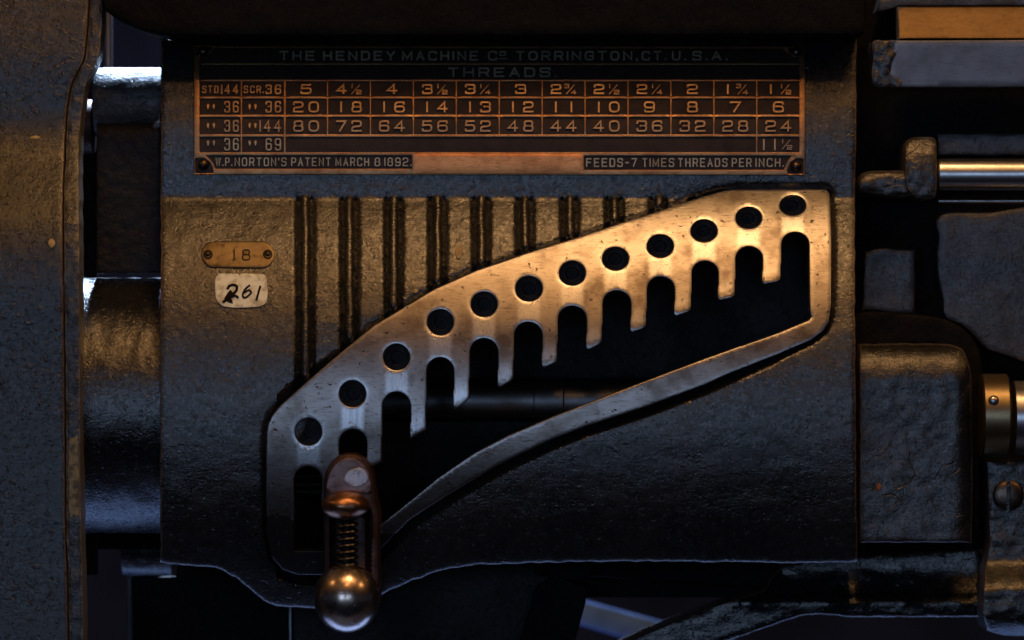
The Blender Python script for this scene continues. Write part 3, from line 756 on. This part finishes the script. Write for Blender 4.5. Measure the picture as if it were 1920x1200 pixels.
# ------------------------------------------------------------------ left cover
_y = np.arange(-120., 1400., 2.0); _n = np.radians(np.interp(_y, [-120, 0, 90, 130, 172, 200, 225, 262, 310, 375, 430, 500, 590], [12, 12, 10, 5, 0, 3, 8, 20, 33, 34, 18, 8, 0]))
_sl = np.tan(_n)*2.0; _dep = -(np.cumsum(_sl[::-1])[::-1])
cov = lambda Y: 55+np.interp(Y, _y, _dep)
l_in = [(168, -80), (166, 0), (163, 50), (157, 108), (144, 135), (133, 160), (126, 195), (122, 250), (119, 320), (117, 400), (118, 560), (120, 700), (121, 850), (122, 1000), (126, 1120), (128, 1280)]
l_out = [(194, -80), (193, 0), (192, 40), (187, 95), (176, 128), (163, 152), (156, 190), (151, 240), (148, 300), (149, 450), (150, 600), (151, 800), (153, 1000), (156, 1120), (158, 1280)]
li = spline(l_in, 8); lo_ = spline(l_out, 8)
cv = thing('gear_guard', 'tall black pebbled cast iron guard with a worn flange filling the left edge', 'machine guard', 60, 1280, 40)
sheet('guard_face', [(-90, -80)]+li+[(-90, 1280)], [], lambda X, Y: cov(Y), M['cover'], cv, step=8, bstep=8, rnd=4, thick=110, rough=0.6, rough_s=(28, 24), wob=0.8)
sheet('flange', [(x+2.5, y) for x, y in li]+lo_[::-1], [], lambda X, Y: cov(Y)-9+0*X, M['lip'], cv, step=6, bstep=6, rnd=4, thick=90, rough=2.2, rough_s=(16, 22), wob=1.6)
spot('paint_chip', 97, 456, 13, 17, lambda X, Y: cov(Y)+1.8, M['chip'], cv, 4)
spot('paint_chip', 66, 258, 20, 7, lambda X, Y: cov(Y)+1.8, M['chip'], cv, 6)
o = sheet('filler_patch', [(127, 818), (134, 822), (146, 815), (148, 850), (150, 900), (149, 950), (147, 972), (138, 965), (133, 976), (129, 950), (128, 900), (127, 860)], [], lambda X, Y: cov(Y)-7.5, M['filler'], cv, step=5, bstep=5, rnd=2, thick=6, wob=3, rough=1.5, rough_s=(10, 14))
tag(o, 'long patch of bare yellowish filler on the flange')

# ------------------------------------------------------------------ drums and shafts in the gap
def drum(name, label, cat, px0, px1, py, r, d, mat, rough=1.5, e=5, parts=None, wid=(22, 16)):
    t = thing(name, label, cat, (px0+px1)/2, py+r, d)
    lathe('drum_body' if parts else 'shaft_body', [(px0, r-e), (px0+e*.3, r-e*.3), (px0+e, r), (px1-e, r), (px1, r-e)], py, d, mat, t, rough=rough, wid=wid)
    return t
drum('driven_drum', 'large black iron drum between the guard and the gearbox, brown on its upper face', 'drum', 128, 330, 760, 239, -262, M['drum'], 2.0, 8, True)
t = drum('upper_shaft_sleeve', 'thick grey iron sleeve at top left catching white daylight along its top', 'shaft', 178, 330, 192, 65, -300, M['sleeve'], 1.2, 6, wid=(30, 20))
t = thing('sleeve_boss', 'black iron boss below the grey sleeve with a blue-lit top edge', 'boss', 240, 470, -240)
sheet('boss_face', [(181, 231), (293, 230), (303, 236), (303, 512), (181, 512)], [], lambda X, Y: -205-26*(1-np.sqrt(1-np.clip((258-Y)/28, 0, .99)**2)), M['deep'], t, step=6, bstep=6, rnd=3, back=-252, rough=2.0, rough_s=(18, 12), wob=1.5)
sheet('boss_fillet', spline([(285, 236), (294, 226), (301, 214), (304, 320), (292, 300)], 5, True), [], lambda X, Y: -205+0*X-(Y-215)*.2, M['drum'], t, step=6, bstep=5, rnd=6, back=-330)
drum('spacer_collar', 'narrow collar squeezed between the guard flange and the upper sleeves', 'collar', 140, 178, 238, 51, -310, M['lever'], 0.8, 4)
drum('rear_roller', 'blurred dark roller end with a blue lower edge under the drum', 'roller', 231, 325, 1020, 61, -620, M['drum'], 1.0, 2)

gw = thing('gap_shade', 'added black sheets that keep the gap between the guard and the drum dark', 'machine casting', 160, 1075, -450)  # added black backing: the shade in the gap is put in as sheets
sheet('web_edge', [(120, 110), (182, 110), (182, 1078), (120, 1078)], [], lambda X, Y: -455+0*X, M['black'], gw, step=40, bstep=30, rnd=0, back=-480)
sheet('web_face', [(140, 560), (312, 560), (312, 1030), (140, 1030)], [], lambda X, Y: -520+0*X, M['black'], gw, step=40, bstep=30, rnd=0, back=-540)

# ------------------------------------------------------------------ machine bed above
bed = thing('bed_casting', 'black cast iron machine bed overhanging the top of the gearbox', 'machine bed', 930, 70, -60)
bo_ = spline([(186, -90), (190, 0), (207, 27), (247, 50), (283, 62), (320, 68)], 6)+[(960, 68), (1606, 66), (1622, 60), (1628, -90)]
sheet('bed_front', bo_, [], lambda X, Y: -68+0*X, M['black'], bed, step=16, bstep=10, rnd=12, back=-255, rough=3, rough_s=(60, 40))
# bars at the top right
b1 = thing('brass_gib', 'flat brown brass bar lying along the top of the steel bar', 'bar', 1800, 72, -170)
sheet('gib_face', [(1683, 13), (2040, 12), (2040, 72), (1686, 72)], [], lambda X, Y: -185+(Y-40)*0.62, M['brassbar'], b1, step=10, bstep=10, rnd=2.5, back=-250, rough=0.6)
b2 = thing('steel_rail', 'ground grey steel bar with a flaking painted left end, under the brass bar', 'bar', 1800, 163, -170)
sheet('rail_face', [(1678, 76), (2040, 74), (2040, 163), (1684, 164), (1664, 162)], [], lambda X, Y: -160+0*X-0.08*(Y-120), M['bar'], b2, step=10, bstep=9, rnd=2.5, back=-240, rough=0.5)
sheet('painted_end', spline([(1636, 78), (1660, 76), (1684, 76), (1690, 90), (1676, 112), (1668, 135), (1690, 150), (1686, 163), (1664, 164), (1640, 162), (1634, 140), (1636, 110)], 5, True), [], lambda X, Y: -157+0*X, M['crack'], b2, step=5, bstep=4, rnd=4, back=-240, rough=4, rough_s=(16, 14), wob=1.5)
b0 = thing('upper_ledge', 'dim grey casting ledge above the brass bar at the top right corner', 'machine casting', 1830, 12, -260)
sheet('ledge_face', [(1672, -90), (2040, -90), (2040, 11), (1690, 12), (1660, 20), (1640, 24)], [], lambda X, Y: -260+0*X, M['mottle'], b0, step=14, bstep=10, rnd=6, back=-330, rough=3)

# ------------------------------------------------------------------ right-hand castings
br = thing('shaft_bracket', 'lumpy black bracket holding the left end of the bright steel shaft', 'bracket', 1690, 375, -150)
sheet('bracket_boss', spline([(1697, 300), (1698, 272), (1708, 259), (1735, 257), (1754, 262), (1757, 300), (1757, 352), (1750, 372), (1720, 372), (1700, 350)], 6, True), [], lambda X, Y: -150-np.where(Y < 320, (320-Y)**2/150., 0), M['crack'], br, step=5, bstep=5, rnd=6, back=-330, rough=3, rough_s=(20, 18))
sheet('bracket_foot', spline([(1613, 332), (1625, 322), (1660, 320), (1700, 322), (1712, 345), (1708, 366), (1680, 370), (1630, 362), (1612, 355)], 6, True), [], lambda X, Y: -170-np.where(Y < 335, (335-Y)*.5, 0), M['crack'], br, step=5, bstep=5, rnd=8, back=-330, rough=3, rough_s=(22, 16))
fs = thing('feed_shaft', 'polished steel shaft running right from the lumpy bracket', 'shaft', 1850, 357, -170)
lathe('shaft_body', [(1757, 26), (1760, 29), (1765, 29.5), (2060, 29.5)], 327, -180, M['steel'], fs)
lathe('lower_rod', [(1760, 4), (2060, 4)], 377, -215, M['steel'], fs, seg=16)
wl = thing('bed_wall', 'mottled dark iron side wall behind the steel shaft and the bearing block', 'machine casting', 1800, 700, -300)
sheet('wall_panel', spline([(1762, 404), (1850, 398), (2060, 398), (2060, 690), (1940, 686), (1890, 668), (1850, 655), (1825, 630), (1800, 608), (1772, 596), (1766, 560), (1756, 500), (1758, 450)], 10, True), [], lambda X, Y: -300+0*X, M['mottle'], wl, step=10, bstep=8, rnd=8, back=-360, rough=2, rough_s=(50, 46), wob=2)
sheet('wall_block', [(1620, 470), (1650, 464), (1716, 468), (1715, 590), (1670, 586), (1616, 582)], [], lambda X, Y: -290+0*X, M['mottle'], wl, step=7, bstep=7, rnd=7, back=-360, rough=2, rough_s=(36, 32), wob=2)
sheet('wall_strip', [(1757, 250), (2060, 248), (2060, 291), (1758, 292)], [], lambda X, Y: -290+0*X, M['mottle'], wl, step=8, bstep=8, rnd=6, back=-360, rough=2, rough_s=(40, 26), wob=1.5)
sheet('wall_web', [(1600, -90), (2060, -90), (2060, 1150), (1600, 1040)], [], lambda X, Y: -355+0*X, M['black'], wl, step=60, bstep=40, rnd=0, back=-400)
bb = thing('bearing_block', 'black bearing block with cracked flaking paint right of the gearbox', 'bearing block', 1715, 1020, -120)
def bbd(X, Y):
    t = np.clip((716-Y)/74, 0, .999); d = -120-74*(1-np.sqrt(1-t*t))
    u = np.clip((X-1790)/36, 0, .995); return d-36*(1-np.sqrt(1-u*u))
sheet('block_face', [(1612, 1017), (1612, 645)]+spline([(1700, 644), (1770, 645), (1800, 652), (1814, 672), (1822, 702)], 6)+[(1824, 860), (1822, 1017)], [], bbd, M['crack'], bb, step=7, bstep=6, rnd=4, back=-340, rough=1.8, rough_s=(26, 26), wob=1.5)
sheet('hood', spline([(1605, 660), (1605, 590), (1700, 588), (1770, 598), (1812, 622), (1838, 664), (1842, 740), (1838, 860), (1836, 1010), (1824, 1018), (1800, 760), (1760, 650)], 8, True), [], lambda X, Y: -235+0*X, M['black'], bb, step=12, bstep=8, rnd=8, back=-350, rough=3)
spot('rust_spot', 1648, 913, 9, 14, lambda X, Y: -117+0*X, M['rust'], bb, 3)
cl = thing('shaft_collar', 'brass shaft collar with a small set screw at the right edge', 'collar', 1864, 860, -150)
lathe('collar_ring', [(1838, 76), (1841, 79), (1886, 79), (1890, 74)], 780, -190, metal('collar_brass', (0.30, 0.23, 0.13), 0.3, bscale=8, brush=(8, 1, 1), stain=0.4), cl)
dome('set_screw', 1863, 752, -118, 11, 9, M['steel'], cl)
lathe('lead_shaft', [(1900, 70), (2060, 70)], 784, -200, M['steel'], cl)
lb = thing('end_bracket', 'dark bracket with a large slotted screw at the lower right corner', 'bracket', 1890, 1190, -120)
def lbd(X, Y):
    up = -190+0*X; t = sstep(1045, 1110, Y)
    return up+55*t-np.clip(Y-1150, 0, 99)**2/40.
sheet('bracket_face', [(1850, 866), (2060, 862), (2060, 1196), (1880, 1192), (1850, 1182), (1842, 1150), (1846, 1070), (1856, 1020)], [], lbd, M['crack'], lb, step=7, bstep=6, rnd=5, back=-330, rough=3.2, rough_s=(24, 18), wob=1.5)
# slotted screw: two half domes either side of a slot
c0 = W(1890, 929, -186); V = []; F = []; rr_ = 30
for sgn in (-1, 1):
    b = len(V); rows_ = 9; cols_ = 14
    for i in range(rows_+1):
        x = 4+(rr_-4.3)*i/rows_
        for j in range(cols_+1):
            hy = math.sqrt(max(0, rr_**2-x*x)); y = -hy+2*hy*j/cols_
            z = 9*math.sqrt(max(0, 1-(x*x+y*y)/(rr_**2*1.02)))+3
            V.append((c0[0]+sgn*x*S, c0[1]-z*S, c0[2]+y*S))
    for i in range(rows_):
        for j in range(cols_):
            q = (b+i*(cols_+1)+j, b+(i+1)*(cols_+1)+j, b+(i+1)*(cols_+1)+j+1, b+i*(cols_+1)+j+1)
            F.append(q if sgn > 0 else q[::-1])
    e = len(V)
    for j in range(cols_+1): v = V[b+j]; V.append((v[0], c0[1], v[2]))
    for j in range(cols_): F.append((b+j, b+j+1, e+j+1, e+j))
mk('slotted_screw', V, F, M['rivet'], lb, origin=c0)
lathe('screw_floor', [(1862, 1), (1863, 1)], 929, -190, M['black'], lb, seg=6)

# ------------------------------------------------------------------ below the gearbox
ub = thing('bed_foot_rail', 'black lower rail with a blue-lit underside and a diagonal brace below the bearing block', 'machine casting', 1500, 1162, -260)
rail_o = [(1470, 1050), (1842, 1030), (1842, 1157), (1600, 1158), (1540, 1152), (1500, 1155), (1440, 1176), (1360, 1204), (1230, 1262), (1040, 1262), (1184, 1200), (1250, 1171), (1340, 1136), (1430, 1108)]
def rd(X, Y):
    return -260-40*(1-sstep(1060, 1150, Y))+9*np.exp(-((Y-1128)/11.)**2)
sheet('rail_face', rail_o, [], rd, M['drum'], ub, step=8, bstep=8, rnd=9, back=-420, rough=2.5, rough_s=(40, 20), wob=1.5)
sheet('underside', [(1000, 1040), (1845, 1030), (1845, 1085), (1400, 1100), (1130, 1082), (1000, 1080)], [], lambda X, Y: -330+0*X, M['black'], ub, step=20, bstep=14, rnd=6, back=-420)
pl = thing('stand_leg', 'black tapering stand leg with a curved shoulder under the gearbox', 'machine leg', 1040, 1260, -240)
po = spline([(1116, 1066), (1106, 1080), (1090, 1087), (1060, 1089)], 5)+[(1101, 1100), (1098, 1130), (1079, 1200), (1062, 1262), (955, 1262), (977, 1200), (998, 1131)]+spline([(1003, 1110), (1010, 1098), (1028, 1089)], 5)+[(1030, 1058), (1110, 1058)]
sheet('leg_face', po, [], lambda X, Y: -270+0*X, M['black'], pl, step=8, bstep=6, rnd=4, back=-380, rough=1.5)
pn = thing('lower_cabinet', 'dark dusty metal cabinet panel behind the ball knob, under the gearbox', 'cabinet', 760, 1260, -320)
sheet('cabinet_panel', [(549, 1070), (1040, 1050), (1000, 1262), (549, 1262)], [], lambda X, Y: -330+(Y-1160)*0.05, M['inner'], pn, step=14, bstep=10, rnd=4, back=-400, rough=2)
sheet('cabinet_side', [(247, 1083), (330, 1083), (336, 1040), (540, 1040), (540, 1262), (250, 1262)], [], lambda X, Y: -360+0*X, M['black'], pn, step=20, bstep=12, rnd=0, back=-430)
sheet('cabinet_edge', [(541, 1130), (547, 1130), (548, 1262), (542, 1262)], [], lambda X, Y: -318+0*X, M['bar'], pn, step=4, bstep=6, rnd=1.5, back=-400, rough=1)  # paler strip standing in for the light caught on the cabinet rim

# ------------------------------------------------------------------ background: rear post, painted floor glare, wall and floor
rp = sheet('rear_post', [(237, 1070), (247, 1070), (247, 1500), (237, 1500)], [], lambda X, Y: -700+0*X, M['bar'], None, step=20, bstep=20, rnd=3, thick=60, origin=W(242, 1500, -700))
tag(rp, 'thin grey vertical post blurred behind the lower left of the machine', 'post')
rq = sheet('upper_rear_post', [(194, -300), (206, -300), (207, 160), (197, 160)], [], lambda X, Y: -600+0*X, M['bar'], None, step=20, bstep=20, rnd=3, thick=60, origin=W(200, 160, -600))
rq.name = 'rear_post'; tag(rq, 'thin grey vertical post blurred in the gap above the grey sleeve', 'post')
pb = sheet('pale_board', [(900, 1072), (1099, 1129), (1250, 1170), (1420, 1217), (1400, 1258), (1190, 1202), (1090, 1172), (900, 1120)], [], lambda X, Y: -1500+0*X, M['pale'], None, step=40, bstep=30, rnd=4, thick=60, origin=W(1190, 1260, -1500))  # flat blue sheet standing in for the bright glare on the floor
tag(pb, 'out-of-focus floor glare put in as a slanting pale blue sheet behind the stand leg', 'painted glare')
z0 = -60.0
fl = mk('floor', [(-300, -30, z0), (300, -30, z0), (300, 200, z0), (-300, 200, z0)], [(0, 1, 2, 3)], M['floor'], None, False); tag(fl, kind='structure')
wa = mk('back_wall', [(-300, 60, z0+.01), (300, 60, z0+.01), (300, 60, 160), (-300, 60, 160)], [(0, 1, 2, 3)], M['wall'], None, False); tag(wa, kind='structure')
